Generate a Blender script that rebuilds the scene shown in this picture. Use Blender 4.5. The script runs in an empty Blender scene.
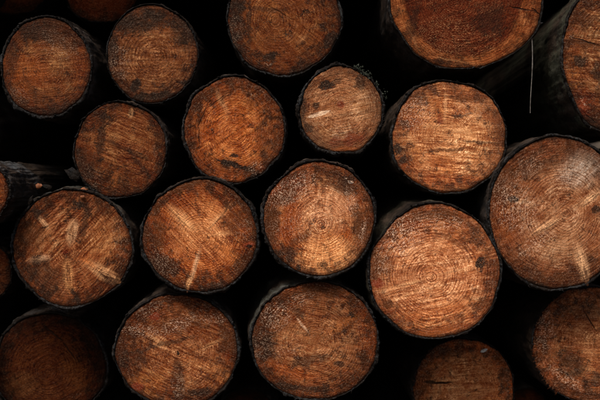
import bpy, bmesh, math, random
from mathutils import Vector, noise

S = bpy.context.scene
COL = S.collection

# ------------------------------------------------------------------ camera, sky, sun, exposure
D = 2.4                      # metres from the lens to the plane of the foremost log ends
PX = 0.0025                  # one photo pixel in metres on that plane
CZ = 0.95                    # height of the lens above the ground
cam = bpy.data.cameras.new('camera')
cam.lens = 36.0 * D / (600 * PX)
cam.sensor_width = 36.0
cam.clip_end = 500
cam.clip_start = 0.05
cam.dof.use_dof = True
cam.dof.focus_distance = D
cam.dof.aperture_fstop = 2.8
camo = bpy.data.objects.new('camera', cam)
COL.objects.link(camo)
camo.location = (0, -D, CZ)
camo.rotation_euler = (math.radians(90), 0, 0)
S.camera = camo

SUN_EL, SUN_AZ = math.radians(52), math.radians(204)    # azimuth clockwise from +Y: behind the camera
w = bpy.data.worlds.new('World')
S.world = w
w.use_nodes = True
nt = w.node_tree
sky = nt.nodes.new('ShaderNodeTexSky')
sky.sky_type = 'NISHITA'
sky.sun_disc = False
sky.sun_elevation = SUN_EL
sky.sun_rotation = SUN_AZ
sky.air_density = 1.0
sky.dust_density = 3.0
bg = nt.nodes['Background']
bg.inputs['Strength'].default_value = 0.05
nt.links.new(sky.outputs[0], bg.inputs[0])
sl = bpy.data.lights.new('sun', 'SUN')
sl.energy = 1.5
sl.angle = math.radians(22)
sl.color = (1.0, 0.95, 0.88)
so = bpy.data.objects.new('sun', sl)
COL.objects.link(so)
sd = Vector((math.sin(SUN_AZ) * math.cos(SUN_EL), math.cos(SUN_AZ) * math.cos(SUN_EL), math.sin(SUN_EL)))
so.rotation_euler = sd.to_track_quat('Z', 'Y').to_euler()
so.location = (0, -5, 6)
S.view_settings.view_transform = 'Standard'
S.view_settings.look = 'None'
S.view_settings.exposure = 1.7
S.view_settings.gamma = 1
S.view_settings.use_curve_mapping = False


# ------------------------------------------------------------------ node helpers
class NB:
    """small builder of shader maths"""
    def __init__(s, name):
        s.m = bpy.data.materials.new(name)
        s.m.use_nodes = True
        s.t = s.m.node_tree
        s.n = s.t.nodes
        s.bsdf = s.n['Principled BSDF']

    def put(s, sock, v):
        if isinstance(v, bpy.types.NodeSocket):
            s.t.links.new(v, sock)
        elif isinstance(v, (tuple, list)):
            v = tuple(v)
            if sock.type == 'RGBA' and len(v) == 3:
                v = v + (1.0,)
            sock.default_value = v
        else:
            sock.default_value = v

    def math(s, op, a, b=0.0, c=None, clamp=False):
        n = s.n.new('ShaderNodeMath')
        n.operation = op
        n.use_clamp = clamp
        s.put(n.inputs[0], a)
        s.put(n.inputs[1], b)
        if c is not None:
            s.put(n.inputs[2], c)
        return n.outputs[0]

    def add(s, a, b): return s.math('ADD', a, b)
    def sub(s, a, b): return s.math('SUBTRACT', a, b)
    def mul(s, a, b): return s.math('MULTIPLY', a, b)
    def mad(s, a, b, c): return s.math('MULTIPLY_ADD', a, b, c)

    def vm(s, op, a, b=None, scale=None):
        n = s.n.new('ShaderNodeVectorMath')
        n.operation = op
        s.put(n.inputs[0], a)
        if b is not None:
            s.put(n.inputs[1], b)
        if scale is not None:
            s.put(n.inputs['Scale'], scale)
        return n.outputs['Value'] if op in ('LENGTH', 'DOT_PRODUCT') else n.outputs['Vector']

    def noise(s, vec, scale, detail=3.0, rough=0.55, w=0.0, col=False, dist=0.0):
        n = s.n.new('ShaderNodeTexNoise')
        n.noise_dimensions = '4D'
        s.put(n.inputs['Vector'], vec)
        n.inputs['W'].default_value = w
        n.inputs['Scale'].default_value = scale
        n.inputs['Detail'].default_value = detail
        n.inputs['Roughness'].default_value = rough
        n.inputs['Distortion'].default_value = dist
        return n.outputs['Color'] if col else n.outputs['Fac']

    def ss(s, x, lo, hi, a=0.0, b=1.0):
        n = s.n.new('ShaderNodeMapRange')
        n.interpolation_type = 'SMOOTHSTEP'
        s.put(n.inputs['Value'], x)
        for k, v in (('From Min', lo), ('From Max', hi), ('To Min', a), ('To Max', b)):
            s.put(n.inputs[k], v)
        return n.outputs[0]

    def mix(s, f, a, b, mode='MIX'):
        n = s.n.new('ShaderNodeMix')
        n.data_type = 'RGBA'
        n.blend_type = mode
        s.put(n.inputs[0], f)
        s.put(n.inputs[6], a)
        s.put(n.inputs[7], b)
        return n.outputs[2]

    def mapping(s, vec, loc=(0, 0, 0), rot=0.0, scale=(1, 1, 1), kind='POINT'):
        n = s.n.new('ShaderNodeMapping')
        n.vector_type = kind
        s.put(n.inputs['Vector'], vec)
        n.inputs['Location'].default_value = loc
        n.inputs['Rotation'].default_value = (0, 0, rot)
        n.inputs['Scale'].default_value = scale
        return n.outputs[0]

    def xyz(s, x, y, z):
        n = s.n.new('ShaderNodeCombineXYZ')
        for i, v in enumerate((x, y, z)):
            s.put(n.inputs[i], v)
        return n.outputs[0]

    def sep(s, v):
        n = s.n.new('ShaderNodeSeparateXYZ')
        s.put(n.inputs[0], v)
        return n.outputs

    def objco(s):
        return s.n.new('ShaderNodeTexCoord').outputs['Object']

    def bump(s, h, strength, dist):
        n = s.n.new('ShaderNodeBump')
        s.put(n.inputs['Height'], h)
        n.inputs['Strength'].default_value = strength
        n.inputs['Distance'].default_value = dist
        s.t.links.new(n.outputs[0], s.bsdf.inputs['Normal'])


def scl(c, k):
    return tuple(x * k for x in c)


# albedo colours of fresh, wet and dirty spruce and pine
LIGHT = (0.64, 0.225, 0.066)
MID = (0.38, 0.097, 0.019)
RUST = (0.23, 0.055, 0.012)
RED = (0.17, 0.026, 0.008)
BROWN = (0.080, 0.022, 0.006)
DIRT_SHADE = (0.014, 0.007, 0.004)  # real dirt, also the painted shade in cracks
PALE = (0.80, 0.46, 0.23)
GREY = (0.30, 0.20, 0.14)
GLINT_WHITE = (0.70, 0.62, 0.55)  # for a painted glint


def wood_material(L):
    """end grain of one log; marks of the wood plus painted shade and glints"""
    R = L['R']
    K = R / 0.15
    sd_ = L['seed'] * 3.7
    b = NB('end_grain_%s' % L['id'])
    co = b.sep(b.objco())
    P = b.xyz(b.math('DIVIDE', co[0], R), b.math('DIVIDE', co[2], R), 0.0)
    # warped copies of the plane
    nl = b.noise(P, 2.2 * K, 2.0, 0.5, sd_, col=True)
    nm = b.noise(P, 9.0 * K, 3.0, 0.6, sd_ + 1, col=True)
    cl = b.vm('SUBTRACT', nl, (0.5, 0.5, 0.5))
    cm = b.vm('SUBTRACT', nm, (0.5, 0.5, 0.5))
    Pw = b.vm('ADD', b.vm('ADD', P, b.vm('SCALE', cl, scale=0.10)), b.vm('SCALE', cm, scale=0.15))
    Pr = b.vm('ADD', P, b.vm('SCALE', cm, scale=0.045))
    flat = (1, 1, 0)
    Pw = b.vm('MULTIPLY', Pw, flat)
    Pr = b.vm('MULTIPLY', Pr, flat)
    # growth rings: circles that drift from the pith to the outline
    pu, pv = L['pith']
    Pd = b.vm('ADD', P, b.vm('SCALE', cl, scale=L.get('wob', 0.10)))
    Pd = b.vm('MULTIPLY', b.vm('ADD', Pd, b.vm('SCALE', cm, scale=0.012)), flat)
    t0 = b.math('MINIMUM', b.vm('LENGTH', P), 1.0)
    cen = b.vm('SCALE', (pu, pv, 0), scale=b.sub(1.0, t0))
    q = b.vm('SUBTRACT', Pd, cen)
    t = b.vm('LENGTH', q)
    dirn = b.vm('NORMALIZE', q)
    irr = b.noise(b.xyz(t, 0.37, sd_), 6.0, 2.0, 0.6, 0.0)
    ph = b.mad(t, 1.35 * L['rings'], b.mul(irr, 2.5))
    fr = b.math('FRACT', ph)
    late = b.mul(b.ss(fr, 0.35, 0.85), b.ss(fr, 0.90, 1.0, 1.0, 0.0))
    # ring number hash so that some years are darker
    yr = b.noise(b.xyz(b.math('FLOOR', ph), 3.1, sd_), 1.7, 0.0, 0.5, 0.0)
    late = b.mul(late, b.ss(yr, 0.3, 0.7, 0.6, 1.15))
    # streaks along the rings, along the rays, and of the saw
    tang = b.noise(b.vm('ADD', b.vm('SCALE', dirn, scale=b.mad(t, 7.0, 0.6)), b.xyz(0, 0, b.mul(t, 42.0))), 1.0, 3.0, 0.65, sd_ + 2)
    rad = b.noise(b.vm('ADD', b.vm('SCALE', dirn, scale=24.0), b.xyz(0, 0, b.mul(t, 5.0))), 1.0, 3.0, 0.6, sd_ + 3)
    Ps = b.vm('ADD', P, b.vm('SCALE', cl, scale=0.05))
    sa = math.radians(L['saw'])
    sv = b.mapping(b.mapping(Ps, rot=-sa), scale=(2.2 * K, 34.0 * K, 1))
    saw = b.noise(sv, 1.0, 4.0, 0.62, sd_ + 4)
    sv2 = b.mapping(b.mapping(Ps, rot=-sa + 0.12), scale=(1.0 * K, 11.0 * K, 1))
    saw2 = b.noise(sv2, 1.0, 2.0, 0.5, sd_ + 5)
    wool = b.noise(b.vm('ADD', P, b.vm('SCALE', cm, scale=0.05)), 55.0 * K, 4.0, 0.68, sd_ + 6)
    fine = b.noise(P, 120.0 * K, 2.0, 0.6, sd_ + 7)
    nl3 = b.noise(P, 2.6 * K, 2.0, 0.5, sd_ + 13)
    blot = b.noise(Pw, 3.2 * K, 5.0, 0.62, sd_ + 8)
    grim = b.noise(Pw, 6.5 * K, 6.0, 0.70, sd_ + 9)
    # ---- colour
    tone = L.get('tone', 1.0)  # own wood tone, plus light falloff from the pile's middle painted in
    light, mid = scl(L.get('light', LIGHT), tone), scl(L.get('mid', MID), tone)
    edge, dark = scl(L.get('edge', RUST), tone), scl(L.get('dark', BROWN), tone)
    c = b.mix(b.ss(blot, 0.43, 0.57), mid, light)
    c = b.mix(b.mul(b.ss(grim, 0.51, 0.41), 0.65), c, scl(edge, 0.9))
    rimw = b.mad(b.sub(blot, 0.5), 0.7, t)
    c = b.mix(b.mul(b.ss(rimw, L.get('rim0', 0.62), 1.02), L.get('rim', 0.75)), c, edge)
    if 'heart' in L:
        hm = b.ss(b.mad(b.sub(grim, 0.5), 0.10, t), L['heart'][0] - 0.035, L['heart'][0] + 0.03, 1.0, 0.0)
        c = b.mix(b.mul(hm, L['heart'][2]), c, scl(L['heart'][1], tone))
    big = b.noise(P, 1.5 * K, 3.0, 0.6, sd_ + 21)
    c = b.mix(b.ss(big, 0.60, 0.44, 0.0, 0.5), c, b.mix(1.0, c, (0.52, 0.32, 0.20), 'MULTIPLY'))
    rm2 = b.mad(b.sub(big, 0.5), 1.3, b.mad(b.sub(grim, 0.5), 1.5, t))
    c = b.mix(b.ss(rm2, 0.48, 1.02, 0.0, L.get('dirtrim', 0.92)), c, dark)  # limb shading towards the face edge, painted into the colour
    for x, y, rx, ry, rot, soft, colr, st in L.get('patch', ()):
        m = b.vm('LENGTH', b.mapping(Pw, (x, y, 0), math.radians(rot), (rx, ry, 1), 'TEXTURE'))
        c = b.mix(b.mul(b.ss(m, 1.0 - 0.75 * soft, 1.0 + 0.3 * soft, 1.0, 0.0), st), c, scl(colr, tone))
    # rings
    rmask = b.mul(b.mul(b.ss(grim, 0.42, 0.58, 0.35, 1.25), b.ss(nl3, 0.42, 0.58, 0.15, 1.2)), L.get('ring', 0.6))
    rf = b.mul(late, rmask)
    c = b.mix(b.math('MINIMUM', rf, 0.95), c, b.mix(1.0, c, L.get('late', (0.46, 0.24, 0.13)), 'MULTIPLY'))
    # streak contrast
    ss_ = min(1.0, 1.35 * L.get('sawk', 0.5))
    tex = b.ss(b.noise(P, 3.1 * K, 3.0, 0.55, sd_ + 15), 0.42, 0.62)
    sawm = b.mul(b.ss(b.noise(P, 2.4 * K, 2.0, 0.5, sd_ + 17), 0.40, 0.60, 0.25, 1.0), ss_)
    v = b.mad(b.sub(b.ss(saw, 0.40, 0.60), 0.55), b.mul(sawm, 1.1), 1.0)
    v = b.mul(v, b.mad(b.ss(saw2, 0.38, 0.62), 0.5 * ss_, 1.0 - 0.28 * ss_))
    v = b.mul(v, b.mad(b.ss(tang, 0.40, 0.61), b.mad(tex, 0.5, 0.15), b.mad(tex, -0.25, 0.95)))
    v = b.mul(v, b.mad(b.ss(rad, 0.39, 0.61), 0.30, 0.86))
    v = b.mul(v, b.mad(b.ss(wool, 0.42, 0.60), b.mad(tex, 0.7, 0.22), b.mad(tex, -0.36, 0.93)))
    v = b.mul(v, b.mad(b.ss(fine, 0.38, 0.62), 0.35, 0.84))
    v = b.math('MAXIMUM', v, 0.05)
    c = b.mix(1.0, c, b.xyz(v, b.math('POWER', v, 1.5), b.math('POWER', v, 1.9)), 'MULTIPLY')
    # sawn rays, knots and one painted glint (pale lens shapes)
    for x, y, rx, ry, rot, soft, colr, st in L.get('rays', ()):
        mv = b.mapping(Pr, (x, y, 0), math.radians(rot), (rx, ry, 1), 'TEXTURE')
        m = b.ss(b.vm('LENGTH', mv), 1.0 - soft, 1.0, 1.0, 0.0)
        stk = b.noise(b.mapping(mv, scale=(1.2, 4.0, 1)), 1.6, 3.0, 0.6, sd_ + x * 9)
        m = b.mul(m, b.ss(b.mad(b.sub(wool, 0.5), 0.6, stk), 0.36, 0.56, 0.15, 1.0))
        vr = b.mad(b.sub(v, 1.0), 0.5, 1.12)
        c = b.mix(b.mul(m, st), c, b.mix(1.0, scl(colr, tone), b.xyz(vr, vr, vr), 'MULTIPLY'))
    # even hue shift of the whole face towards orange
    c = b.mix(1.0, c, L.get('wet', (1.08, 0.875, 0.69)), 'MULTIPLY')
    # grime: thresholded dirt, thicker towards the face edge
    gk = L.get('grime', 0.75)
    gr = b.add(grim, b.mul(b.sub(wool, 0.5), 0.5))
    gr = b.mad(b.ss(t, 0.45, 1.02), 0.13, gr)
    gm = b.ss(gr, 0.55, 0.69)
    c = b.mix(b.mul(gm, gk), c, scl(dark, 0.45))
    for x, y, rx, ry, rot, soft, colr, st in L.get('stain', ()):
        m = b.vm('LENGTH', b.mapping(Pw, (x, y, 0), math.radians(rot), (rx, ry, 1), 'TEXTURE'))
        m = b.ss(m, 1.0 - 0.9 * soft, 1.0 + 0.5 * soft, 1.0, 0.0)
        m = b.add(m, b.mad(b.sub(wool, 0.5), 2.8, b.mul(b.sub(grim, 0.5), 2.6)))
        m = b.mul(b.ss(m, 0.28, 0.62), b.ss(m, 0.2, 1.0, 0.6, 1.0))
        c = b.mix(b.mul(m, min(1.0, st * 1.08)), c, colr)
    # torn pale fibres, and glints painted into the colour
    fm = L.get('fleck0', 0.15)
    for x, y, rx, ry, rot, soft, st in L.get('fleck', ()):
        m = b.vm('LENGTH', b.mapping(Pw, (x, y, 0), math.radians(rot), (rx, ry, 1), 'TEXTURE'))
        fm = b.math('MAXIMUM', fm, b.mul(b.ss(m, 1.0 - 0.75 * soft, 1.0 + 0.3 * soft, 1.0, 0.0), st))
    fl = b.noise(b.vm('ADD', b.mapping(b.mapping(P, rot=-sa - 0.5), scale=(1.0, 1.7, 1)), b.vm('SCALE', cm, scale=0.08)), 44.0 * K, 4.0, 0.72, sd_ + 11)
    flk = b.mul(b.mul(b.ss(fl, 0.52, 0.595), fm), b.ss(b.add(b.mul(tang, 0.6), b.mul(grim, 0.4)), 0.40, 0.53, 0.5, 1.15))
    c = b.mix(flk, c, scl(L.get('fleckc', (0.74, 0.46, 0.30)), min(1.0, tone)))
    pits = b.mul(b.ss(fl, 0.45, 0.38), b.mad(fm, 0.6, 0.35))
    c = b.mix(pits, c, scl(dark, 0.5))
    # cracks: the shade inside the gap is painted dark
    crk = 0.0
    for x, y, rx, ry, rot, soft, colr, st in L.get('crack', ()):
        m = b.vm('LENGTH', b.mapping(Pr, (x, y, 0), math.radians(rot), (rx, ry, 1), 'TEXTURE'))
        m = b.mul(b.ss(m, 1.0 - 0.75 * soft, 1.0 + 0.3 * soft, 1.0, 0.0), st)
        crk = b.math('MAXIMUM', crk, m)
    c = b.mix(crk, c, DIRT_SHADE)
    # darker over the last millimetres before the bark
    c = b.mix(b.mul(b.ss(b.mad(b.sub(wool, 0.5), 0.22, b.vm('LENGTH', P)), 0.985, 1.06), 0.6), c, DIRT_SHADE)
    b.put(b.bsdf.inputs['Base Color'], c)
    # wet sheen
    b.put(b.bsdf.inputs['Roughness'], b.ss(grim, 0.3, 0.7, L.get('rough', 0.62), 0.42))
    b.put(b.bsdf.inputs['Specular IOR Level'], L.get('spec', 0.045))
    h = b.mul(saw, 0.9)
    h = b.mad(saw2, 0.5, h)
    h = b.mad(wool, 0.9, h)
    h = b.mad(fl, 0.9, h)
    h = b.mad(late, 0.22, h)
    h = b.mad(tang, 0.5, h)
    h = b.sub(h, b.mul(crk, 1.5))
    b.bump(h, 0.9, 0.0055 * L.get('relief', 1.0))
    return b.m


def bark_material(name, seed, moss=0.0, lichen=0.4, tint=(0.5, 0.52, 0.53), dark=1.0):
    b = NB(name)
    P = b.objco()
    Pl = b.mapping(P, scale=(1, 0.35, 1))
    a = b.noise(Pl, 28.0, 5.0, 0.65, seed)
    f = b.noise(P, 160.0, 4.0, 0.7, seed + 1)
    lo = b.noise(P, 9.0, 3.0, 0.55, seed + 2)
    c = b.mix(b.ss(a, 0.35, 0.65), scl((0.010, 0.0075, 0.006), dark), scl((0.042, 0.028, 0.020), dark))
    c = b.mix(b.mul(b.ss(b.mad(lo, 0.4, b.mul(f, 0.6)), 0.505, 0.58), lichen), c, scl(tint, 0.20))  # grey spots: some lichen, mostly bark highlights painted into the colour
    if moss:
        c = b.mix(b.mul(b.ss(b.add(lo, b.mul(b.sub(f, 0.5), 0.6)), 0.42, 0.6), moss), c, (0.034, 0.033, 0.020))
    b.put(b.bsdf.inputs['Base Color'], c)
    b.put(b.bsdf.inputs['Roughness'], b.ss(f, 0.3, 0.7, 0.35, 0.65))
    b.bsdf.inputs['Specular IOR Level'].default_value = 0.04
    h = b.mad(a, 1.0, b.mul(f, 0.5))
    b.bump(h, 0.9, 0.006)
    return b.m


def plain_material(name, ca, cb, scale, rough=0.7, bd=0.003, spec=0.3):
    b = NB(name)
    P = b.objco()
    a = b.noise(P, scale, 5.0, 0.65, 1.3)
    b.put(b.bsdf.inputs['Base Color'], b.mix(b.ss(a, 0.35, 0.65), ca, cb))
    b.bsdf.inputs['Roughness'].default_value = rough
    b.bsdf.inputs['Specular IOR Level'].default_value = spec
    b.bump(a, 0.8, bd)
    return b.m


# ------------------------------------------------------------------ object helpers
def link(name, me, mat, parent=None, loc=(0, 0, 0)):
    o = bpy.data.objects.new(name, me)
    COL.objects.link(o)
    if mat:
        me.materials.clear()
        me.materials.append(mat)
    o.location = loc
    if parent:
        o.parent = parent
    return o


def mesh(verts, faces, smooth=True, name='mesh'):
    me = bpy.data.meshes.new(name)
    me.from_pydata(verts, [], faces)
    me.update()
    if smooth:
        me.polygons.foreach_set('use_smooth', [True] * len(me.polygons))
    return me


def thing(name, label, cat, loc, group=None):
    o = bpy.data.objects.new(name, None)
    COL.objects.link(o)
    o.empty_display_size = 0.05
    o.location = loc
    o['label'] = label
    o['category'] = cat
    if group:
        o['group'] = group
    return o


# ------------------------------------------------------------------ ground, and an unseen bank added to block light behind the pile
soil = plain_material('forest_soil', (0.02, 0.014, 0.010), (0.05, 0.036, 0.024), 14.0, 0.95, 0.02)


def sheet(name, nx, ny, fn, mat):
    vs = [fn(i / nx, j / ny) for j in range(ny + 1) for i in range(nx + 1)]
    fs = [(j * (nx + 1) + i, j * (nx + 1) + i + 1, (j + 1) * (nx + 1) + i + 1, (j + 1) * (nx + 1) + i)
          for j in range(ny) for i in range(nx)]
    o = link(name, mesh(vs, fs), mat)
    o['kind'] = 'structure'
    return o


def ground_fn(u, v):
    a, c = 2 * u - 1, 2 * v - 1
    x, y = math.copysign(abs(a) ** 3, a) * 150, math.copysign(abs(c) ** 3, c) * 150
    z = 0.03 * noise.noise(Vector((x * 1.3, y * 1.3, 4)))
    rise = max(0.0, y - 3.12)  # added bank: shuts out daylight behind the gaps
    z += min(4.0, rise * 14) * (1 if abs(x) < 400 else 0) + 0.25 * min(1, rise) * noise.noise(Vector((x * .7, y * .7, 9)))
    return (x, y, z)


sheet('forest_ground', 120, 120, ground_fn, soil)

# ------------------------------------------------------------------ the logs
NTH = 200


def outline(L):
    """radius of the sawn wood for an angle, in metres (at the log's own depth)"""
    rnd = random.Random(L['seed'] * 101 + 7)
    am = [(k, rnd.uniform(0.3, 1.0) * L.get('lump', 0.026) / (k ** 0.55), rnd.uniform(0, 6.28)) for k in (2, 3, 4, 5, 7, 9, 13)]
    rx, ry, ro = L['rx'], L['ry'], math.radians(L.get('rot', 0))
    out = []
    for i in range(NTH):
        th = 2 * math.pi * i / NTH
        a = th - ro
        r = rx * ry / math.sqrt((ry * math.cos(a)) ** 2 + (rx * math.sin(a)) ** 2)
        r *= 1 + sum(A * math.sin(k * th + p) for k, A, p in am if k > 2)
        for ang, wd, amt in L.get('dent', ()):
            dd = (math.degrees(th) - ang + 180) % 360 - 180
            r += amt * PX * math.exp(-(dd / wd) ** 2)
        r += 0.0009 * noise.noise(Vector((math.cos(th) * 18, math.sin(th) * 18, L['seed'] * 2.1)))
        r += 0.0016 * noise.noise(Vector((math.cos(th) * 7, math.sin(th) * 7, L['seed'] * 3.3)))
        out.append(r)
    return out


def build_face(L, Rf, parent, mat):
    NR = 52
    sa = math.radians(L['saw'])
    tx, tz = L.get('tilt', (0, 0))
    sdv = L['seed'] * 5.3
    rel = L.get('relief', 1.0)

    def depth(x, z, t):
        a = -x * math.sin(sa) + z * math.cos(sa)
        u = x * math.cos(sa) + z * math.sin(sa)
        y = tx * x + tz * z
        y += 0.0016 * noise.noise(Vector((a * 60, u * 5, sdv))) * rel
        y += 0.0010 * noise.noise(Vector((a * 240, u * 14, sdv + 3))) * rel
        y += 0.0012 * noise.noise(Vector((x * 150, z * 150, sdv + 7))) * rel
        y += 0.0025 * noise.noise(Vector((x * 14, z * 14, sdv + 11)))
        if t > 0.94:
            y += 0.0045 * ((t - 0.94) / 0.06) ** 2
        return y
    vs = [(0, depth(0, 0, 0), 0)]
    for j in range(1, NR + 1):
        t = j / NR
        for i in range(NTH):
            th = 2 * math.pi * i / NTH
            r = Rf[i] * t
            if j == NR:
                r += 0.0014 * noise.noise(Vector((math.cos(th) * 60, math.sin(th) * 60, sdv)))
            x, z = r * math.cos(th), r * math.sin(th)
            vs.append((x, depth(x, z, t), z))
    # the edge turns back into the bark
    for i in range(NTH):
        th = 2 * math.pi * i / NTH
        vs.append((Rf[i] * 0.998 * math.cos(th), 0.03 + tx * Rf[i] * math.cos(th) + tz * Rf[i] * math.sin(th), Rf[i] * 0.998 * math.sin(th)))
    fs = [(0, 1 + i, 1 + (i + 1) % NTH) for i in range(NTH)]
    for j in range(NR):
        a, c = 1 + j * NTH, 1 + (j + 1) * NTH
        for i in range(NTH):
            k = (i + 1) % NTH
            fs.append((a + i, c + i, c + k, a + k))
    o = link('cut_face', mesh(vs, fs), mat, parent)
    # knots stand a hair proud of the softer wood round them
    for x, z, a, bb, rot in L.get('knots', ()):
        n, m_ = 20, 4
        ro = math.radians(rot)
        kv, kf = [], []
        for j in range(m_ + 1):
            s = j / m_
            for i in range(n):
                ph = 2 * math.pi * i / n
                e, g = a * s * math.cos(ph), bb * s * math.sin(ph)
                X, Z = x + e * math.cos(ro) - g * math.sin(ro), z + e * math.sin(ro) + g * math.cos(ro)
                hgt = min(0.0022, bb * 0.22) * (1 - s ** 1.5) - 0.0010 * (s > 0.9)
                kv.append((X, depth(X, Z, 0) - hgt, Z))
        for j in range(m_):
            for i in range(n):
                k = (i + 1) % n
                kf.append((j * n + i, (j + 1) * n + i, (j + 1) * n + k, j * n + k))
        kf.append(tuple(range(n)))
        link('knot', mesh(kv, kf), mat, o)
    return o


def build_bark(L, Rf, parent, mat, length):
    rnd = random.Random(L['seed'] * 13 + 1)
    sdv = L['seed'] * 9.1
    th0 = L.get('bark', 4.0) * 0.8 * PX
    tx, tz = L.get('tilt', (0, 0))
    sx, sz = L.get('slope', (0, 0))
    prof = [(-0.004, 0.012), (0.0006, 0.0025), (0.35, -0.001), (0.8, 0.0008), (1.0, 0.006)]
    ys = []
    y = 0.012
    while y < 0.36:
        ys.append(y)
        y += 0.008 + 0.03 * y
    while y < length:
        ys.append(y)
        y += 0.25
    ys.append(length)
    vs, fs = [], []
    rows = []
    ang = [2 * math.pi * i / NTH for i in range(NTH)]
    thick = []
    jit = []
    for i, th in enumerate(ang):
        c, s = math.cos(th), math.sin(th)
        k = 0.95 + 0.95 * noise.noise(Vector((c * 2.2, s * 2.2, sdv))) + 0.40 * noise.noise(Vector((c * 9, s * 9, sdv + 2)))
        k += 0.30 * noise.noise(Vector((c * 32, s * 32, sdv + 4)))
        thick.append(th0 * max(0.18, k))
        jit.append(0.004 * noise.noise(Vector((c * 14, s * 14, sdv + 6))) + 0.003 * noise.noise(Vector((c * 50, s * 50, sdv + 8))))
    for p, (f, yy) in enumerate(prof):
        row = []
        for i, th in enumerate(ang):
            c, s = math.cos(th), math.sin(th)
            r = Rf[i] + (f if p < 2 else f * thick[i])
            yv = yy + tx * r * c + tz * r * s + (0 if p == 0 else jit[i])
            row.append((r * c, yv, r * s))
        rows.append(row)
    for yv in ys:
        row = []
        near = max(0.0, 1 - yv / 0.5)
        for i, th in enumerate(ang):
            c, s = math.cos(th), math.sin(th)
            r = Rf[i] + thick[i] * (0.65 + 0.35 * near)
            pv = Vector((c * Rf[i] * 45, yv * 16, s * Rf[i] * 45 + sdv))
            r += 0.0042 * noise.noise(pv) + 0.0024 * noise.noise(pv * 2.7) + 0.0012 * noise.noise(pv * 6)
            if yv > 0.03:
                r += 0.006 * noise.noise(Vector((c * 2, s * 2, yv * 2 + sdv))) * min(1, yv)
            r *= 1 + 0.004 * yv
            skew = max(0.0, 1 - yv / 0.05)
            row.append((r * c + sx * yv, yv + (tx * r * c + tz * r * s) * skew, r * s + sz * yv))
        rows.append(row)
    for row in rows:
        vs += row
    for j in range(len(rows) - 1):
        a, c = j * NTH, (j + 1) * NTH
        for i in range(NTH):
            k = (i + 1) % NTH
            fs.append((a + i, c + i, c + k, a + k))
    fs.append(tuple(range((len(rows) - 1) * NTH, len(rows) * NTH)))
    ob = link('bark', mesh(vs, fs), mat, parent)
    ob.data.materials.append(rim_mat)
    for pi in range(4 * NTH):
        ob.data.polygons[pi].material_index = 1
    # torn strips and crumbs of bark on the rim
    kv, kf = [], []
    for q in range(L.get('crumbs', 30)):
        i = rnd.randrange(NTH)
        th = ang[i]
        c, s = math.cos(th), math.sin(th)
        r = Rf[i] + thick[i] * rnd.uniform(0.1, 1.0)
        base = Vector((r * c, jit[i] - 0.001 + tx * r * c + tz * r * s, r * s))
        ln, wd = rnd.uniform(0.003, 0.011), rnd.uniform(0.001, 0.003)
        tv = Vector((-s, rnd.uniform(-.4, .2), c)) * rnd.choice((-1, 1)) + Vector((c, 0, s)) * rnd.uniform(-0.2, 0.9)
        tv.normalize()
        sv = tv.cross(Vector((0, 1, 0))).normalized()
        up = Vector((0, -1, 0))
        k0 = len(kv)
        for e, g, hh in ((-.5, .6, 0), (-.5, -.6, 0), (.5, -.4, .1), (.5, .3, .1), (0, 0, 1.2), (.1, .9, .2), (-.1, -.9, .1)):
            kv.append(tuple(base + tv * ln * e + sv * wd * g + up * wd * hh))
        for f in ((0, 1, 4), (1, 6, 4), (6, 2, 4), (2, 3, 4), (3, 5, 4), (5, 0, 4), (0, 5, 3, 2, 6, 1)):
            kf.append(tuple(k0 + v for v in f))
    if kv:
        cr = link('bark_crumbs', mesh(kv, kf, smooth=False), rim_mat, ob)
        cr['kind'] = 'stuff'
    return ob, thick


def fibres(L, Rf, parent, mat, a0, a1, n, ln):
    """torn wood fibres standing off the saw cut's edge"""
    rnd = random.Random(L['seed'] * 77)
    kv, kf = [], []
    for q in range(n):
        th = math.radians(rnd.uniform(a0, a1))
        i = int(th / (2 * math.pi) * NTH) % NTH
        c, s = math.cos(th), math.sin(th)
        r = Rf[i] * rnd.uniform(0.94, 1.0)
        base = Vector((r * c, -0.001, r * s))
        d = Vector((c, rnd.uniform(-0.7, 0.2), s)) + Vector((-s, 0, c)) * rnd.uniform(-.7, .7)
        d.normalize()
        l_ = ln * rnd.uniform(0.4, 1.2)
        sv = d.cross(Vector((0, 1, 0))).normalized() * rnd.uniform(0.0004, 0.0011)
        up = Vector((0, -0.0006, 0))
        k0 = len(kv)
        mid = base + d * l_ * 0.5 + Vector((0, 0, rnd.uniform(-.15, .05) * l_))
        for v in (base + sv, base - sv, base + up * 2, mid + sv * .7, mid - sv * .7, mid + up * 1.5,
                  base + d * l_ + Vector((0, 0, rnd.uniform(-.3, .1) * l_))):
            kv.append(tuple(v))
        for f in ((0, 3, 5, 2), (2, 5, 4, 1), (1, 4, 3, 0), (3, 6, 5), (5, 6, 4), (4, 6, 3)):
            kf.append(tuple(k0 + v for v in f))
    o = link('torn_fibres', mesh(kv, kf, smooth=False), mat, parent)
    o['kind'] = 'stuff'


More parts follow.
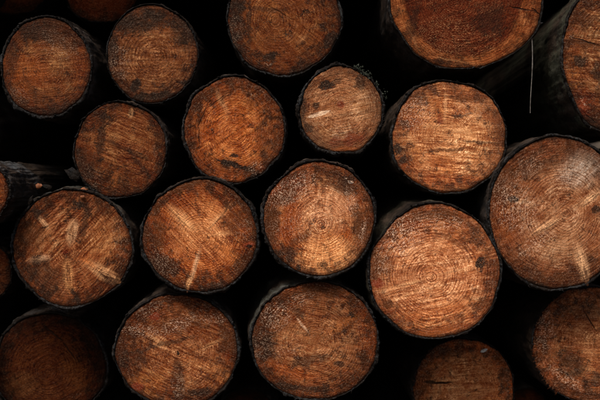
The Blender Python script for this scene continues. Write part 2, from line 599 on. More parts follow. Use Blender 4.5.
def tuft(parent, mat, pts, n, ln, seed):
    """moss: many small leafy sprigs, one part"""
    rnd = random.Random(seed)
    kv, kf = [], []
    for q in range(n):
        p = Vector(rnd.choice(pts)) + Vector((rnd.gauss(0, .004), rnd.gauss(0, .006), rnd.gauss(0, .004)))
        d = Vector((rnd.uniform(-1, 1), rnd.uniform(-1, .3), rnd.uniform(-.3, 1))).normalized()
        sv = d.orthogonal().normalized()
        l_ = ln * rnd.uniform(.4, 1.2)
        for e in range(3):
            k0 = len(kv)
            b0 = p + d * l_ * e / 3
            s2 = (sv * math.cos(e * 2.1) + d.cross(sv) * math.sin(e * 2.1)) * l_ * .28
            for v in (b0, b0 + s2 + d * l_ * .15, b0 + d * l_ * .45, b0 - s2 + d * l_ * .15):
                kv.append(tuple(v))
            kf.append((k0, k0 + 1, k0 + 2, k0 + 3))
    o = link('moss_tuft', mesh(kv, kf, smooth=False), mat, parent)
    o['kind'] = 'stuff'
    return o


LOGS = []
rim_mat = bark_material('wet_black_bark_edge', 55, 0.0, 0.18, dark=0.2)


def LOG(id_, cx, cy, rx, ry, y, label, **k):
    k.update(id=id_, cx=cx, cy=cy, rpx=(rx, ry), y=y, label=label)
    LOGS.append(k)


# feature lists use photo pixels: (x, y, half length, half width, angle, softness, colour, strength)
LOG('top_left', 46, 67, 44, 49, 0.10,
    'dull brown log end with pale bark rim near the upper left corner of the pile',
    pith=(43, 66), rings=15, ring=0.55, saw=5, sawk=0.3, tone=0.52, slope=(0.02, 0.03), bark=4.5,
    mid=(0.34, 0.13, 0.045), light=(0.42, 0.18, 0.065),
    patch=[(26, 70, 20, 26, 70, .7, MID, .6), (80, 70, 9, 26, 0, .8, RUST, .8), (25, 93, 12, 8, -40, .7, RUST, .7)],
    stain=[(42, 33, 26, 11, -10, .6, DIRT_SHADE, .75), (62, 40, 20, 8, -40, .7, BROWN, .5), (32, 90, 4, 16, 25, .9, BROWN, .6), (12, 60, 8, 26, 0, .8, DIRT_SHADE, .5), (60, 108, 20, 6, 15, .7, DIRT_SHADE, .5)],
    fleck=[(58, 45, 26, 18, -30, .6, .45), (20, 95, 14, 8, -40, .6, .5)], grime=.55)
LOG('ringed', 152, 54, 45, 49, 0.13,
    'brown log end with clear growth rings and dark speckled edge, second from upper left',
    pith=(157, 58), rings=11, ring=1.0, saw=0, sawk=0.25, tone=0.56, bark=2.0, slope=(0.03, 0),
    light=(0.52, 0.235, 0.095), mid=(0.34, 0.135, 0.047), edge=(0.22, 0.085, 0.035), late=(.45, .28, .18),
    stain=[(140, 22, 36, 14, 8, .7, DIRT_SHADE, .8), (184, 30, 16, 22, 0, .7, DIRT_SHADE, .7), (136, 86, 8, 5, 60, .6, DIRT_SHADE, .9),
           (188, 84, 9, 6, 0, .6, DIRT_SHADE, .9), (150, 96, 26, 5, 5, .7, DIRT_SHADE, .85), (112, 50, 8, 26, 0, .8, DIRT_SHADE, .7)],
    fleck=[(120, 62, 12, 22, 10, .6, .6)], grime=.7, wob=.05, lump=.02)
LOG('wavy', 120, 150, 46, 48, 0.08,
    'brown log end with wavy grain, dark upright band and pale spot on top',
    pith=(128, 128), rings=11, ring=0.45, wob=.5, saw=-22, sawk=0.55, tone=0.52, bark=2.5, slope=(0.02, .0),
    mid=(0.34, 0.12, 0.04), light=(0.42, 0.17, 0.06),
    rays=[(131, 113, 7, 3.2, 80, .6, PALE, .9), (107, 116, 12, 2.6, 85, .8, LIGHT, .7), (115, 180, 18, 8, 60, .8, LIGHT, .4)],
    stain=[(101, 135, 34, 5.5, 86, .9, DIRT_SHADE, .65), (86, 165, 14, 22, 0, .8, DIRT_SHADE, .4), (128, 150, 40, 3, -24, .8, DIRT_SHADE, .5), (140, 165, 26, 3, -50, .8, DIRT_SHADE, .5),
           (95, 190, 12, 4, -40, .7, DIRT_SHADE, .5)], fleck=[(92, 178, 12, 14, 0, .6, .4), (155, 150, 3, 10, 0, .7, .5)])
LOG('arc_crack', 234, 130, 50, 53, 0.02,
    'orange log end with an arc shaped crack and a pale wedge above its heart',
    pith=(235, 134), rings=16, ring=0.6, saw=35, sawk=0.25, tone=0.80, bark=2.8, wob=.07,
    edge=(0.33, 0.085, 0.018),
    rays=[(222, 102, 20, 5, -64, .9, PALE, .55)],
    patch=[(205, 168, 30, 12, -35, .8, RUST, .8), (262, 100, 22, 18, -45, .9, BROWN, .4), (228, 178, 30, 8, 0, .8, RUST, .8)],
    stain=[(234, 165, 22, 3.0, -18, .6, DIRT_SHADE, .95), (233, 156, 5, 2, -10, .6, DIRT_SHADE, .9), (268, 140, 14, 24, 20, .9, BROWN, .5), (253, 177, 8, 3, 20, .6, DIRT_SHADE, .9), (225, 90, 30, 8, 10, .9, BROWN, .5)],
    fleck=[(256, 169, 9, 9, 0, .6, .55), (255, 97, 6, 2, -30, .5, .8)],
    crack=[(203, 115, 14, .55, 66, .8, DIRT_SHADE, .8), (217, 101, 12, .55, 38, .8, DIRT_SHADE, .8), (199, 138, 12, .5, 92, .8, DIRT_SHADE, .6)])
LOG('top_middle', 284, 18, 56, 57, 0.10,
    'dark orange log end cut off by the top edge, between two dark gaps',
    pith=(273, 20), rings=15, ring=0.6, saw=-40, sawk=0.35, tone=0.50, bark=2.6, edge=(0.30, 0.085, 0.02), mid=(0.33, 0.115, 0.035), light=(0.42, 0.16, 0.05),
    rays=[(302, 39, 9, 3, 40, .8, PALE, .4)],
    stain=[(238, 20, 9, 40, 0, .7, DIRT_SHADE, .7), (249, 20, 3, 34, 0, .7, DIRT_SHADE, .6), (268, 57, 9, 5, 20, .8, DIRT_SHADE, .85), (262, 9, 26, 3, -8, .7, DIRT_SHADE, .5), (330, 38, 7, 10, -30, .6, DIRT_SHADE, .8), (310, 68, 26, 4, 18, .7, DIRT_SHADE, .6)],
    crack=[(279, 12, 20, .8, -30, .8, DIRT_SHADE, .4)],
    fleck=[(269, 64, 5, 1.8, -8, .4, 1.0), (236, 30, 8, 20, 0, .7, .4)], wob=.06)  # the short bright fleck near the bottom is a painted glint
LOG('small_tan', 341, 110, 41, 43, 0.02,
    'smallest tan log end with a pale splinter scar and red brown patches near its bottom',
    pith=(341, 105), rings=12, ring=0.6, saw=15, sawk=0.25, tone=0.88, bark=3.6, slope=(0.03, -0.02),
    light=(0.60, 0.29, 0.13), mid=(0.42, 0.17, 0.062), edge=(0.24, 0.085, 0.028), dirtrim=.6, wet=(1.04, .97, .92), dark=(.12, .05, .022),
    rays=[(319, 114, 13.5, 2.6, 16, .35, (.95, .66, .43), 1), (350, 128, 2, 9, 15, .8, PALE, .5)],
    patch=[(341, 105, 4, 4, 0, .7, RED, .9)],
    stain=[(326, 85, 10, 5, 0, .5, DIRT_SHADE, .95), (337, 82, 6, 3, 0, .6, DIRT_SHADE, .6), (316, 105, 5, 4, 0, .7, DIRT_SHADE, .8), (360, 82, 6, 10, 0, .8, DIRT_SHADE, .7), (302, 105, 4, 22, 8, .8, DIRT_SHADE, .7),  # the upright mark at upper right is a painted shadow
           (308, 128, 6, 5, 0, .6, DIRT_SHADE, .7), (326, 152, 20, 4, -20, .7, DIRT_SHADE, .5)],
    rust=[(353, 140, 12, 7, 10, .8, (.15, .026, .008), .75), (335, 142, 8, 6, 20, .8, (.13, .026, .009), .7), (349, 151, 22, 5, 0, .8, RUST, .8)],
    knots=[(319, 114, 12, 1.7, 16)], fleck=[(350, 100, 22, 8, 10, .7, .35), (345, 130, 20, 14, 0, .7, .35)], grime=.5)
LOG('sawn_light', 449, 137, 57, 56, 0.03,
    'light orange log end with level saw lines and whitish fibres at its upper left',
    pith=(446, 137), rings=16, ring=0.3, saw=-3, sawk=0.5, tone=0.95, bark=2.6, slope=(-.01, 0),
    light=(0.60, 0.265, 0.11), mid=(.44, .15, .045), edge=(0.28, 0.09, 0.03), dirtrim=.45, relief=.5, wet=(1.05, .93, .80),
    rays=[(445, 108, 24, 2.6, 89, .9, PALE, .5), (400, 147, 10, 2, 0, .8, PALE, .3)],
    patch=[(455, 137, 40, 22, 0, .9, (.62, .30, .13), .6), (440, 182, 44, 7, 4, .8, (.36, .10, .03), .8), (405, 170, 14, 14, -45, .9, RUST, .6)],
    stain=[(398, 148, 5, 7, 0, .5, DIRT_SHADE, .9), (404, 160, 4, 4, 0, .6, DIRT_SHADE, .8), (462, 98, 16, 5, -10, .9, BROWN, .6), (440, 120, 3, 6, 0, .7, RED, .7),
           (450, 150, 28, 2, 5, .8, BROWN, .7), (480, 142, 20, 1.8, -4, .8, DIRT_SHADE, .6), (477, 183, 14, 4, 0, .7, DIRT_SHADE, .6), (460, 116, 10, 2, 0, .8, DIRT_SHADE, .6), (497, 130, 6, 24, 0, .9, BROWN, .5)],
    fleck=[(415, 114, 20, 18, 40, .7, .75), (470, 110, 26, 14, 0, .8, .35)])
LOG('red_heart', 466, -6, 77, 75, 0.03,
    'large log end at the top edge with dark red heart inside paler rim',
    pith=(452, 0), rings=24, ring=0.5, saw=20, sawk=0.2, tone=0.66, bark=3.2,
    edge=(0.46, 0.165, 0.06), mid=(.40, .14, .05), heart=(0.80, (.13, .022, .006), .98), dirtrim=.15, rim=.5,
    stain=[(490, 20, 22, 20, 30, .9, DIRT_SHADE, .6), (410, 30, 6, 30, -12, .7, DIRT_SHADE, .6), (450, 62, 44, 2.5, -8, .7, DIRT_SHADE, .6), (404, 56, 8, 5, -40, .6, DIRT_SHADE, .6), (420, 68, 16, 3, -20, .7, DIRT_SHADE, .7)],
    rays=[(452, 60, 30, 1.6, -9, .8, PALE, .5), (414, 40, 24, 1.6, -64, .8, PALE, .35)],
    fleck=[(445, 35, 36, 26, 0, .6, .8), (480, 45, 26, 14, 20, .7, .55), (465, 0, 60, 20, 0, .7, .45)], fleckc=(.55, .24, .10),
    crack=[(522, 9, 13, .9, -10, .7, DIRT_SHADE, .9), (537, 12, 8, .8, -35, .7, DIRT_SHADE, .8)], grime=.5, relief=1.3)
LOG('upper_right', 617, 55, 53, 79, -0.02,
    'brown log end cut off at the upper right, its long mossy side showing',
    pith=(632, 48), rings=15, ring=0.35, saw=-4, sawk=0.6, tone=0.72, bark=3.5, moss=.8, slope=(0.02, 0), lichen=.5,
    light=(0.46, 0.235, 0.105), mid=(0.33, 0.14, 0.052), 
    patch=[(580, 108, 14, 20, -30, .7, RED, .75), (574, 75, 8, 18, 0, .8, (.40, .14, .04), .6)],
    stain=[(580, 62, 10, 6, -30, .6, DIRT_SHADE, .85), (597, 72, 6, 12, 0, .7, DIRT_SHADE, .7), (590, 45, 18, 5, -15, .7, BROWN, .8), (590, 18, 20, 4, -4, .8, BROWN, .6)],
    crack=[(585, 41, 17, .7, -18, .7, DIRT_SHADE, .9), (590, 118, 10, .7, -40, .7, DIRT_SHADE, .8)],
    fleck=[(583, 101, 6, 1.6, -50, .4, 1.0), (573, 36, 5, 1.5, -10, .5, .7)])  # the brightest fleck, low on the face, is a painted glint
LOG('right_big', 558, 213, 68, 76, 0.00,
    'big tan log end with pale knot rays and rusty flecks at the right edge',
    pith=(567, 212), rings=19, ring=0.65, saw=38, sawk=0.25, tone=0.84, bark=4.0, lump=.014,
    light=(0.56, 0.27, 0.125), mid=(0.40, 0.155, 0.058), edge=(0.25, 0.07, 0.02), wet=(1.04, .95, .90),
    rays=[(546, 226, 24, 4.8, 31, .85, PALE, .8), (590, 199, 18, 5, 38, .8, PALE, .85), (582, 262, 28, 7, -76, .8, PALE, .9), (522, 202, 12, 3, -8, .8, PALE, .5),
          (586, 276, 13, 1.6, -78, .7, BROWN, .7)],
    patch=[(580, 170, 24, 18, 20, .9, (.46, .32, .22), .75), (505, 225, 18, 30, 20, .8, RUST, .75), (560, 245, 22, 22, 0, .9, (.42, .20, .09), .5)],
    stain=[(513, 200, 6, 3.4, 0, .6, DIRT_SHADE, .95), (559, 277, 8, 7, 0, .6, BROWN, .95), (540, 168, 30, 8, 30, .9, BROWN, .6), (596, 210, 5, 5, 0, .6, DIRT_SHADE, .8), (535, 285, 26, 4, -20, .7, DIRT_SHADE, .6), (508, 178, 10, 24, -40, .9, BROWN, .5)],
    fleck=[(515, 205, 24, 34, 20, .7, .85), (535, 245, 26, 8, 31, .6, .8), (578, 172, 24, 14, 20, .7, .6), (530, 165, 22, 14, 40, .7, .5)],
    knots=[(546, 226, 20, 3, 31), (590, 199, 15, 3.2, 38), (582, 262, 25, 4.5, -76), (513, 200, 6, 3, 0)], grime=.4)
LOG('brightest', 435, 272, 65, 67, 0.00,
    'brightest log end, large, orange and clearly ringed, right of the round middle log',
    pith=(431, 277), rings=18, ring=1.0, late=(.38, .2, .11), saw=13, sawk=0.5, tone=1.08, bark=3.4, moss=.5, slope=(-.04, .03), wob=.06,
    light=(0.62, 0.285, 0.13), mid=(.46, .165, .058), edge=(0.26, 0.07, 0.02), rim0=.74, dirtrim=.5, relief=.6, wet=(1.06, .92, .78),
    rays=[(404, 285, 27, 3.2, 14, .8, PALE, .55), (455, 271, 22, 2.2, 12, .9, PALE, .4), (405, 296, 30, 2, 20, .9, PALE, .35)],
    patch=[(425, 275, 50, 36, 10, .95, (.66, .34, .17), .3), (493, 280, 10, 34, 0, .8, (.16, .045, .015), .8), (440, 318, 44, 14, 0, .9, (.42, .14, .045), .5)],
    stain=[(481, 264, 5, 8, 0, .5, DIRT_SHADE, .95), (474, 238, 12, 9, -40, .8, DIRT_SHADE, .6), (377, 284, 7, 5, 5, .4, RED, .95), (388, 305, 6, 5, 0, .6, BROWN, .9), (430, 216, 40, 5, 5, .8, BROWN, .6),
           (452, 240, 20, 4, -30, .8, BROWN, .5), (385, 262, 10, 14, 0, .9, BROWN, .5), (438, 331, 30, 4, 8, .8, RUST, .7)],
    fleck=[(405, 236, 30, 20, 40, .8, .9), (440, 222, 34, 9, -6, .7, .6), (382, 262, 10, 20, 0, .7, .55)],
    crack=[(404, 290, 22, .4, 19, .8, DIRT_SHADE, .25), (414, 284, 18, .35, 12, .8, DIRT_SHADE, .2)])
LOG('middle', 319, 219, 55, 57, -0.02,
    'round orange log end in the middle of the pile with full grey bark rim',
    pith=(321, 224), rings=15, ring=0.75, saw=88, sawk=0.18, tone=1.0, bark=3.6, slope=(0.0, .03), wob=.05, lump=.01,
    light=(0.62, 0.26, 0.095), wet=(1.05, .92, .84),
    patch=[(325, 255, 32, 20, 0, .9, (.72, .31, .11), .95), (328, 208, 30, 24, 0, .9, (.66, .32, .15), .75), (290, 188, 26, 13, 35, .8, (.16, .035, .01), .9)],
    stain=[(284, 195, 16, 10, 50, .7, BROWN, .7), (345, 186, 14, 13, -30, .8, DIRT_SHADE, .6), (287, 252, 13, 9, -30, .8, DIRT_SHADE, .75), (298, 267, 3.5, 3.5, 0, .5, DIRT_SHADE, .95), (360, 225, 8, 26, 10, .8, BROWN, .7),
           (300, 238, 20, 5, 30, .9, BROWN, .6), (365, 255, 8, 10, 40, .8, DIRT_SHADE, .5), (275, 225, 7, 20, 0, .9, BROWN, .7)],
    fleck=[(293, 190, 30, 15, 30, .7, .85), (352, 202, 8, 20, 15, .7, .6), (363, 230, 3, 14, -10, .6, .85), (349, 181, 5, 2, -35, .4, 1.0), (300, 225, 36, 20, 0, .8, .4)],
    rays=[(350, 182, 4, 1.4, -35, .5, GLINT_WHITE, .9)])  # painted glint, doubled by the brightest fleck above
LOG('star_rays', 200, 236, 57, 56, 0.00,
    'orange log end with three thin pale rays meeting at its centre like a star',
    pith=(201, 237), rings=18, ring=0.55, saw=-45, sawk=0.55, tone=0.80, bark=3.8, slope=(-.05, .04), wob=.05,
    edge=(0.30, 0.075, 0.018), rim0=.55,
    patch=[(202, 232, 34, 28, 0, .95, (.70, .30, .12), .8)],
    rays=[(182, 218, 25, 6.5, -42, .9, PALE, .85), (219, 217, 24, 3.4, 47, .9, PALE, .75), (195, 266, 25, 2.6, 74, .55, (.72, .46, .28), .9), (189, 282, 10, 3.0, 72, .6, PALE, .8), (224, 250, 34, 8, -40, .9, LIGHT, .6), (222, 234, 18, 3, 6, .9, PALE, .4)],
    stain=[(249, 245, 7, 3.4, 5, .5, RED, .95), (249, 246, 4, 2, 5, .5, DIRT_SHADE, .9), (166, 265, 18, 10, -45, .9, DIRT_SHADE, .6), (215, 286, 18, 6, 10, .8, DIRT_SHADE, .7), (160, 230, 8, 26, 8, .9, BROWN, .6),
           (236, 222, 16, 16, 0, .9, BROWN, .55), (185, 186, 26, 5, 18, .8, BROWN, .8)],
    fleck=[(165, 262, 20, 20, 0, .8, .4), (242, 230, 14, 14, 0, .8, .4)], knots=[(182, 218, 22, 3.6, -42), (219, 217, 22, 2, 47), (193, 272, 22, 2.4, 74), (249, 245, 6, 3, 5)])
LOG('petal_knots', 72, 248, 59, 58, 0.05,
    'brown log end with five petal shaped knots spreading from its dark centre',
    pith=(66, 252), rings=17, ring=0.4, saw=48, sawk=0.65, tone=0.72, bark=3.0, moss=.35, slope=(.0, .03), wob=.06, lichen=.5,
    light=(0.46, 0.20, 0.085), mid=(0.34, 0.125, 0.045), edge=(0.26, 0.075, 0.025),
    patch=[(104, 240, 22, 30, 0, .9, (.46, .19, .07), .7), (65, 252, 4, 3.4, 0, .7, RED, .9), (92, 256, 16, 5, 4, .8, RUST, .7)],
    rays=[(72, 232, 18, 6, 78, .5, (.74, .46, .27), .95), (43, 222, 14, 3.0, -50, .6, (.74, .46, .27), .9), (40, 259, 16, 5, 8, .8, (.66, .44, .29), .85), (68, 275, 21, 6, -84, .5, (.66, .34, .15), .9), (104, 273, 25, 7, -30, .5, (.72, .42, .22), .9),
          (71.5, 231, 12, 2.6, 78, .7, (.26, .12, .055), .85), (68, 273, 13, 2.6, -84, .5, BROWN, 1), (107, 276, 12, 3.2, -30, .4, (.06, .018, .007), 1), (88, 262, 14, 3, -30, .8, LIGHT, .6)],
    stain=[(84, 222, 5, 22, -8, .8, DIRT_SHADE, .6), (45, 275, 26, 18, -40, .9, DIRT_SHADE, .55), (76, 205, 8, 6, 0, .7, DIRT_SHADE, .9), (76, 297, 10, 3, -60, .6, DIRT_SHADE, .8), (30, 235, 16, 14, 0, .9, BROWN, .5), (36, 212, 8, 8, -40, .7, DIRT_SHADE, .8)],
    knots=[(72, 232, 16, 5, 78), (43, 222, 12, 2.4, -50), (40, 259, 14, 4.6, 8), (68, 275, 19, 4.6, -84), (104, 273, 20, 5, -30)], fleck0=.1, fleck=[(120, 240, 10, 30, 10, .8, .3)])
LOG('pale_band', 177, 351, 61, 56, 0.04,
    'brown log end at the bottom with a rough whitish band above its small dark pith',
    pith=(178, 353), rings=17, ring=0.5, saw=-24, sawk=0.55, tone=0.74, bark=3.2, slope=(-.06, .03), wob=.05,
    light=(0.46, 0.20, 0.085), mid=(0.34, 0.125, 0.045),
    patch=[(145, 385, 28, 14, 30, .9, (.46, .17, .05), .7), (215, 375, 28, 14, -35, .9, (.44, .165, .055), .6), (178, 353, 2.2, 2.2, 0, .5, DIRT_SHADE, 1.0)],
    stain=[(155, 316, 7, 4, 15, .5, RED, .95), (178, 385, 9, 28, 0, .8, DIRT_SHADE, .65), (132, 358, 18, 9, 20, .8, DIRT_SHADE, .6), (165, 344, 36, 2.6, 14, .7, DIRT_SHADE, .6), (137, 386, 6, 5, 30, .6, RED, .9), (200, 392, 16, 5, 10, .7, DIRT_SHADE, .7), (178, 325, 34, 10, 12, .9, BROWN, .5), (226, 338, 8, 20, 15, .9, BROWN, .5)],
    fleck=[(142, 331, 22, 8, -4, .6, .9), (180, 324, 24, 8, 22, .6, .9), (213, 319, 16, 6, 5, .7, .6), (178, 385, 9, 18, 0, .7, .6), (150, 310, 20, 8, 25, .8, .5)],
    rays=[(212, 344, 28, 3, 28, .9, PALE, .35)], crack=[(198, 350, 26, .5, 20, .8, DIRT_SHADE, .3)])
LOG('splinter', 315, 341, 63, 59, 0.01,
    'brown ringed log end at bottom centre with one thin pale scratch above its heart',
    pith=(315, 341), rings=19, ring=0.7, saw=-12, sawk=0.35, tone=0.76, bark=3.4, moss=.4, lichen=.4, slope=(-.07, .05), wob=.05, lump=.012,
    light=(0.45, 0.205, 0.09), mid=(0.33, 0.13, 0.05), edge=(0.27, 0.08, 0.025),
    rays=[(303, 326, 12.5, 1.8, -52, .5, (.74, .52, .38), .9), (340, 325, 28, 8, 25, .9, LIGHT, .4)],
    stain=[(262, 345, 20, 16, 0, .9, DIRT_SHADE, .65), (351, 315, 6, 2.6, -35, .5, DIRT_SHADE, .95), (339, 364, 6, 4, 0, .6, DIRT_SHADE, .8), (310, 360, 26, 6, 10, .8, DIRT_SHADE, .6), (300, 388, 36, 4, -6, .7, DIRT_SHADE, .7), (297, 312, 10, 6, -50, .8, DIRT_SHADE, .6), (318, 292, 36, 7, 0, .9, BROWN, .6)],
    patch=[(290, 372, 36, 7, -12, .8, (.36, .10, .025), .85), (370, 335, 9, 30, 8, .8, RUST, .7)],
    knots=[(303, 326, 11, 1.1, -52)], fleck=[(276, 317, 18, 15, 20, .6, .95), (300, 300, 18, 8, 10, .8, .5), (262, 345, 14, 22, 0, .8, .4), (285, 352, 26, 10, 0, .8, .35)])
LOG('sunk', 464, 388, 50, 49, 0.22,
    'dull brown set back log end at the bottom edge with a level dark crack',
    pith=(468, 392), rings=14, ring=0.3, saw=5, sawk=0.3, tone=1.25, bark=1.6, lump=.03,
    light=(0.42, 0.19, 0.08), mid=(0.32, 0.125, 0.045),
    patch=[(480, 346, 14, 6, 0, .7, RUST, .8)],
    crack=[(441, 383, 14, 1.3, 2, .7, DIRT_SHADE, .95), (430, 382, 7, 1.8, 0, .7, DIRT_SHADE, .9)], rays=[(452, 373, 6, 1.4, -50, .7, PALE, .5)],
    stain=[(450, 352, 30, 6, 10, .8, DIRT_SHADE, .5), (505, 380, 7, 20, 0, .8, DIRT_SHADE, .6)], fibre=(120, 230, 90, .010))
LOG('low_right', 592, 345, 59, 58, 0.13,
    'dim brown log end in the lower right corner with frayed edge and fine crack',
    pith=(600, 342), rings=16, ring=0.3, saw=-3, sawk=0.35, tone=1.1, bark=1.8, edge=(.27, .085, .03),
    light=(0.42, 0.195, 0.085), mid=(0.31, 0.125, 0.048),
    crack=[(590, 321, 13, .6, -58, .7, DIRT_SHADE, .9)],
    stain=[(572, 365, 22, 14, -50, .9, DIRT_SHADE, .7), (585, 310, 30, 12, 0, .9, DIRT_SHADE, .5), (598, 380, 14, 8, 0, .8, DIRT_SHADE, .7)],
    fleck=[(545, 330, 10, 30, 5, .7, .55), (565, 378, 26, 6, -38, .7, .8)], fibre=(120, 235, 150, .011))
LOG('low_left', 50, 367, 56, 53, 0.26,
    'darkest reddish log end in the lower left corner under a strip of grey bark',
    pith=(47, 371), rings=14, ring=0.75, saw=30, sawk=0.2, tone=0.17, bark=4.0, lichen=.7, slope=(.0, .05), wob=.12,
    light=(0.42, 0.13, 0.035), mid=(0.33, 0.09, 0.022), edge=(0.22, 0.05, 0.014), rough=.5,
    crack=[(54, 334, 14, .9, -40, .7, DIRT_SHADE, .9), (70, 352, 13, .8, -55, .7, DIRT_SHADE, .8)],
    patch=[(75, 375, 16, 22, 20, .9, (.40, .12, .03), .7), (25, 385, 22, 14, 0, .9, (.42, .17, .06), .5)], fleck=[(79, 395, 4, 2, 10, .4, 1.0), (72, 396, 3, 1.6, 0, .4, .8)])  # the tiny bright flecks are glints painted in
LOG('left_edge', -19, 192, 27, 29, -0.03,
    'sliver of an orange log end at the left edge beside its own silvery grey bark',
    pith=(-20, 192), rings=10, ring=0.4, saw=0, sawk=0.3, tone=0.60, bark=3.5, lichen=.6, slope=(.0, .02))
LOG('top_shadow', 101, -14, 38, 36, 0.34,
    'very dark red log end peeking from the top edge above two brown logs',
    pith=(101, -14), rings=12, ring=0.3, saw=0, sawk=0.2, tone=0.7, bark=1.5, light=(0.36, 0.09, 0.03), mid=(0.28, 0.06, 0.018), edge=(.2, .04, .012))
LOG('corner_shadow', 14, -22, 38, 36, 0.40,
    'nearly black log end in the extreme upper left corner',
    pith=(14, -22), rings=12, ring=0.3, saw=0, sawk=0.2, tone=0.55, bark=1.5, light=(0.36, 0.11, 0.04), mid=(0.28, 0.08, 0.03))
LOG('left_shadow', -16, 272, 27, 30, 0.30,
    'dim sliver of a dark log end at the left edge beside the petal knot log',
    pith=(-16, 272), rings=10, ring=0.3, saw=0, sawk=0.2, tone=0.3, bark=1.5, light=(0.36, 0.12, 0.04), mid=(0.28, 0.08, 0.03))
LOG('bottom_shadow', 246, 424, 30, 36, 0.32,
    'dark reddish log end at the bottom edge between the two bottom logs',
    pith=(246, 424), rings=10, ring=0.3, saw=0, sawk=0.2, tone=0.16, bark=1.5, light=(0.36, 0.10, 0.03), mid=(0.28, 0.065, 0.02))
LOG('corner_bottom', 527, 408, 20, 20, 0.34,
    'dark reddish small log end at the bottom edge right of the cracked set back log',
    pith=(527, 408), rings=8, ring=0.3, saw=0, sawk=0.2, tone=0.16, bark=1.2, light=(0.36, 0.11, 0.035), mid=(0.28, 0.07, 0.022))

moss_mat = plain_material('moss_green', (0.014, 0.017, 0.010), (0.036, 0.040, 0.024), 300, .8, .001)
roots = {}
for n, L in enumerate(LOGS):
    L['seed'] = n + 1
    k = (D + L['y']) / D
    u = PX * k
    R = sum(L['rpx']) / 2 * u
    L['R'] = R
    L['rx'], L['ry'] = L['rpx'][0] * u, L['rpx'][1] * u
    cx, cy = L['cx'], L['cy']

    def fx(f):                                     # photo pixels -> fractions of this log's radius
        return ((f[0] - cx) * u / R, -(f[1] - cy) * u / R, f[2] * u / R, f[3] * u / R) + tuple(f[4:])
    for key in ('rays', 'patch', 'stain', 'crack', 'fleck', 'rust'):
        if key in L:
            L[key] = [fx(f) for f in L[key]]
    if L['id'] in ('petal_knots', 'star_rays', 'right_big'):           # broad, soft edged knots
        L['rays'] = [f[:3] + (f[3] * 1.25, f[4], min(1.0, f[5] + .2), f[6], min(1.0, f[7] * 1.2)) for f in L['rays']]
    if 'rust' in L:
        L['stain'] = L.get('stain', []) + L['rust']
    if 'knots' in L:
        L['knots'] = [((f[0] - cx) * u, -(f[1] - cy) * u, f[2] * u, f[3] * u, f[4]) for f in L['knots']]
    L['pith'] = ((L['pith'][0] - cx) * u / R, -(L['pith'][1] - cy) * u / R)
    root = thing('log', L['label'], 'log', ((cx - 300) * u, L['y'], CZ - (cy - 200) * u), 'logs stacked in the pile')
    roots[L['id']] = root
    Rf = outline(L)
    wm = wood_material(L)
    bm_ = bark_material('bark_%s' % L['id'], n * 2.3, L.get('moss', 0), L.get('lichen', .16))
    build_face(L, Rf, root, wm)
    bk, thick = build_bark(L, Rf, root, bm_, 3.0)
    if 'fibre' in L:
        fibres(L, Rf, root, wm, *L['fibre'])

    def rim(a, k_=1.0, dy=0.0):
        i = int(round(a / 360 * NTH)) % NTH
        th = math.radians(a)
        r = Rf[i] + thick[i] * k_
        return (r * math.cos(th), dy, r * math.sin(th))
    if L['id'] == 'small_tan':
        tuft(bk, moss_mat, [rim(a, .8, .0) for a in range(50, 76, 2)] + [rim(a, .9, .01) for a in range(15, 50, 4)], 90, .009, 3)

# unseen logs added past the frame to keep daylight out of the gaps: two shapes shared by all
far_wood = None
FAR = [(-150, 40), (-95, 120), (-110, 330), (-190, 180), (-190, 280), (-80, 455), (50, 500), (170, 490), (330, 490), (430, 510), (560, 490), (680, 440), (730, 330),
       (720, 190), (740, 60), (700, -70), (600, -100), (370, -100), (220, -95), (110, -105), (10, -110), (-90, -60), (-200, -40), (290, -180), (440, -175), (160, -190), (40, -200), (570, -210), (690, -190), (-100, -170)]
far = dict(id='outer', seed=60, R=.14, rx=.14, ry=.14, pith=(.05, .0), rings=15, ring=.5, saw=20, sawk=.3, tone=.6, bark=3)
Rf = outline(far)
fm_, fb_ = wood_material(far), bark_material('bark_outer', 77, 0.2, .4)
proto = None
for n, (x, y) in enumerate(FAR):
    loc = ((x - 300) * PX, 0.06 + 0.1 * ((n * 37) % 7) / 7, CZ - (y - 200) * PX)
    if proto is None:
        proto = thing('log', 'brown log end added beyond the frame to block light', 'log', loc, 'outer logs added beyond the frame to block light')
        parts = [build_face(far, Rf, proto, fm_), build_bark(far, Rf, proto, fb_, 3.0)[0]]
        r = proto
    else:
        r = proto.copy()
        COL.objects.link(r)
        r.location = loc
        for p in parts:
            c = p.copy()
            COL.objects.link(c)
            c.parent = r
    r.rotation_euler = (0, n * 1.7, 0)
    sc_ = 0.86 + 0.26 * ((n * 53) % 10) / 10
    r.scale = (sc_, 1, sc_)

# ------------------------------------------------------------------ small things caught in the pile
def at(x, y, depth):
    k = (D + depth) / D
    return Vector(((x - 300) * PX * k, depth, CZ - (y - 200) * PX * k))


orange_chip = plain_material('fresh_wood_chip', (0.10, 0.030, 0.009), (0.24, 0.075, 0.022), 180, .6, .001)
pale_chip = plain_material('pale_wood_chip', (0.22, 0.19, 0.16), (0.42, 0.38, 0.34), 200, .5, .001)


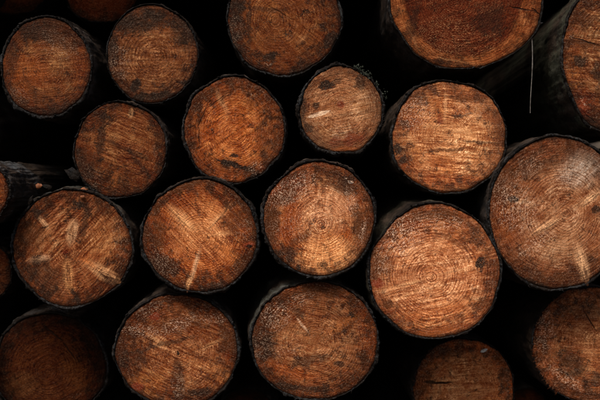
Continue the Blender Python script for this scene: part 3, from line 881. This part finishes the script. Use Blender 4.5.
def chip(x, y, depth, w_, h_, rot, mat, label, seed):
    rnd = random.Random(seed)
    n = 9
    ro = math.radians(rot)
    vs, fs = [], []
    for s, yy in ((1.0, .0), (.92, -.0035), (.45, -.006)):
        for i in range(n):
            ph = 2 * math.pi * i / n
            kx = 1 + rnd.uniform(-.3, .3)
            e, g = w_ * s * math.cos(ph) * kx, h_ * s * math.sin(ph) * kx
            vs.append(((e * math.cos(ro) - g * math.sin(ro)) * PX, yy + rnd.uniform(-.001, .001), (e * math.sin(ro) + g * math.cos(ro)) * PX))
    for j in range(2):
        for i in range(n):
            k = (i + 1) % n
            fs.append((j * n + i, (j + 1) * n + i, (j + 1) * n + k, j * n + k))
    fs.append(tuple(2 * n + i for i in range(n)))
    fs.append(tuple(reversed(range(n))))
    o = link('wood_chip', mesh(vs, fs, smooth=False), mat, None, at(x, y, depth))
    o['label'] = label
    o['category'] = 'wood chip'
    o['group'] = 'chips caught between the logs'


chip(38, 186.5, .20, 4.6, 3.0, 10, orange_chip, 'largest orange chip, lying near the silvery bark at the left edge', 1)
chip(84, 189.5, .056, 3.4, 2, 5, orange_chip, 'orange chip right under the wavy grained log, upper of a close pair', 2)
chip(83, 197, .047, 2.6, 1.8, -10, orange_chip, 'tiny orange chip, lower of the pair on the bark above the petal knots', 3)
chip(484, 350.5, .217, 4.0, 1.7, 30, pale_chip, 'whitish chip stuck on the dull set back log at the bottom', 4)

scrap_mat = bark_material('loose_bark', 31, 0.0, 0.08, dark=0.3)
for x, y, dep, w_, h_, rot, lab in ((73, 174, .10, 9, 5.5, -38, 'dark scrap of bark jammed against the lower left of the wavy grained log'),
                                    (31, 200, .05, 5, 2.4, 62, 'small dark scrap of bark standing on the rim of the petal knot log'),
                                    (47, 187, .205, 6, 3.0, -12, 'dark bark scrap right beside the largest orange chip')):
    chip(x, y, dep, w_, h_, rot, scrap_mat, lab, x)
    o = COL.objects[-1]
    o.name = 'bark_scrap'
    o['category'] = 'bark scrap'
    o['group'] = 'bark scraps between the logs'

# the dry grass stem hanging from the big red hearted log
stem_mat = plain_material('dry_grass', (0.04, 0.032, 0.025), (0.15, 0.13, 0.11), 120, .5, .0005)
pts = [at(532 - 1.0 * s + .8 * math.sin(s * 5), 38 + 75 * s, -.03 + .02 * s) for s in [i / 24 for i in range(25)]]
vs, fs = [], []
for j, p in enumerate(pts):
    r_ = 0.0012 * (1 - .25 * j / 24) * (1.35 if j in (8, 9) else 1)
    for i in range(6):
        a = i * math.pi / 3
        vs.append((p.x + r_ * math.cos(a) - pts[0].x, p.y + r_ * math.sin(a) - pts[0].y, p.z - pts[0].z))
for j in range(24):
    for i in range(6):
        k = (i + 1) % 6
        fs.append((j * 6 + i, j * 6 + k, (j + 1) * 6 + k, (j + 1) * 6 + i))
fs += [tuple(range(6)), tuple(24 * 6 + i for i in reversed(range(6)))]
st = link('grass_stem', mesh(vs, fs), stem_mat, None, pts[0])
st['label'] = 'thin pale dry grass stem hanging in the gap left of the mossy log'
st['category'] = 'grass stem'
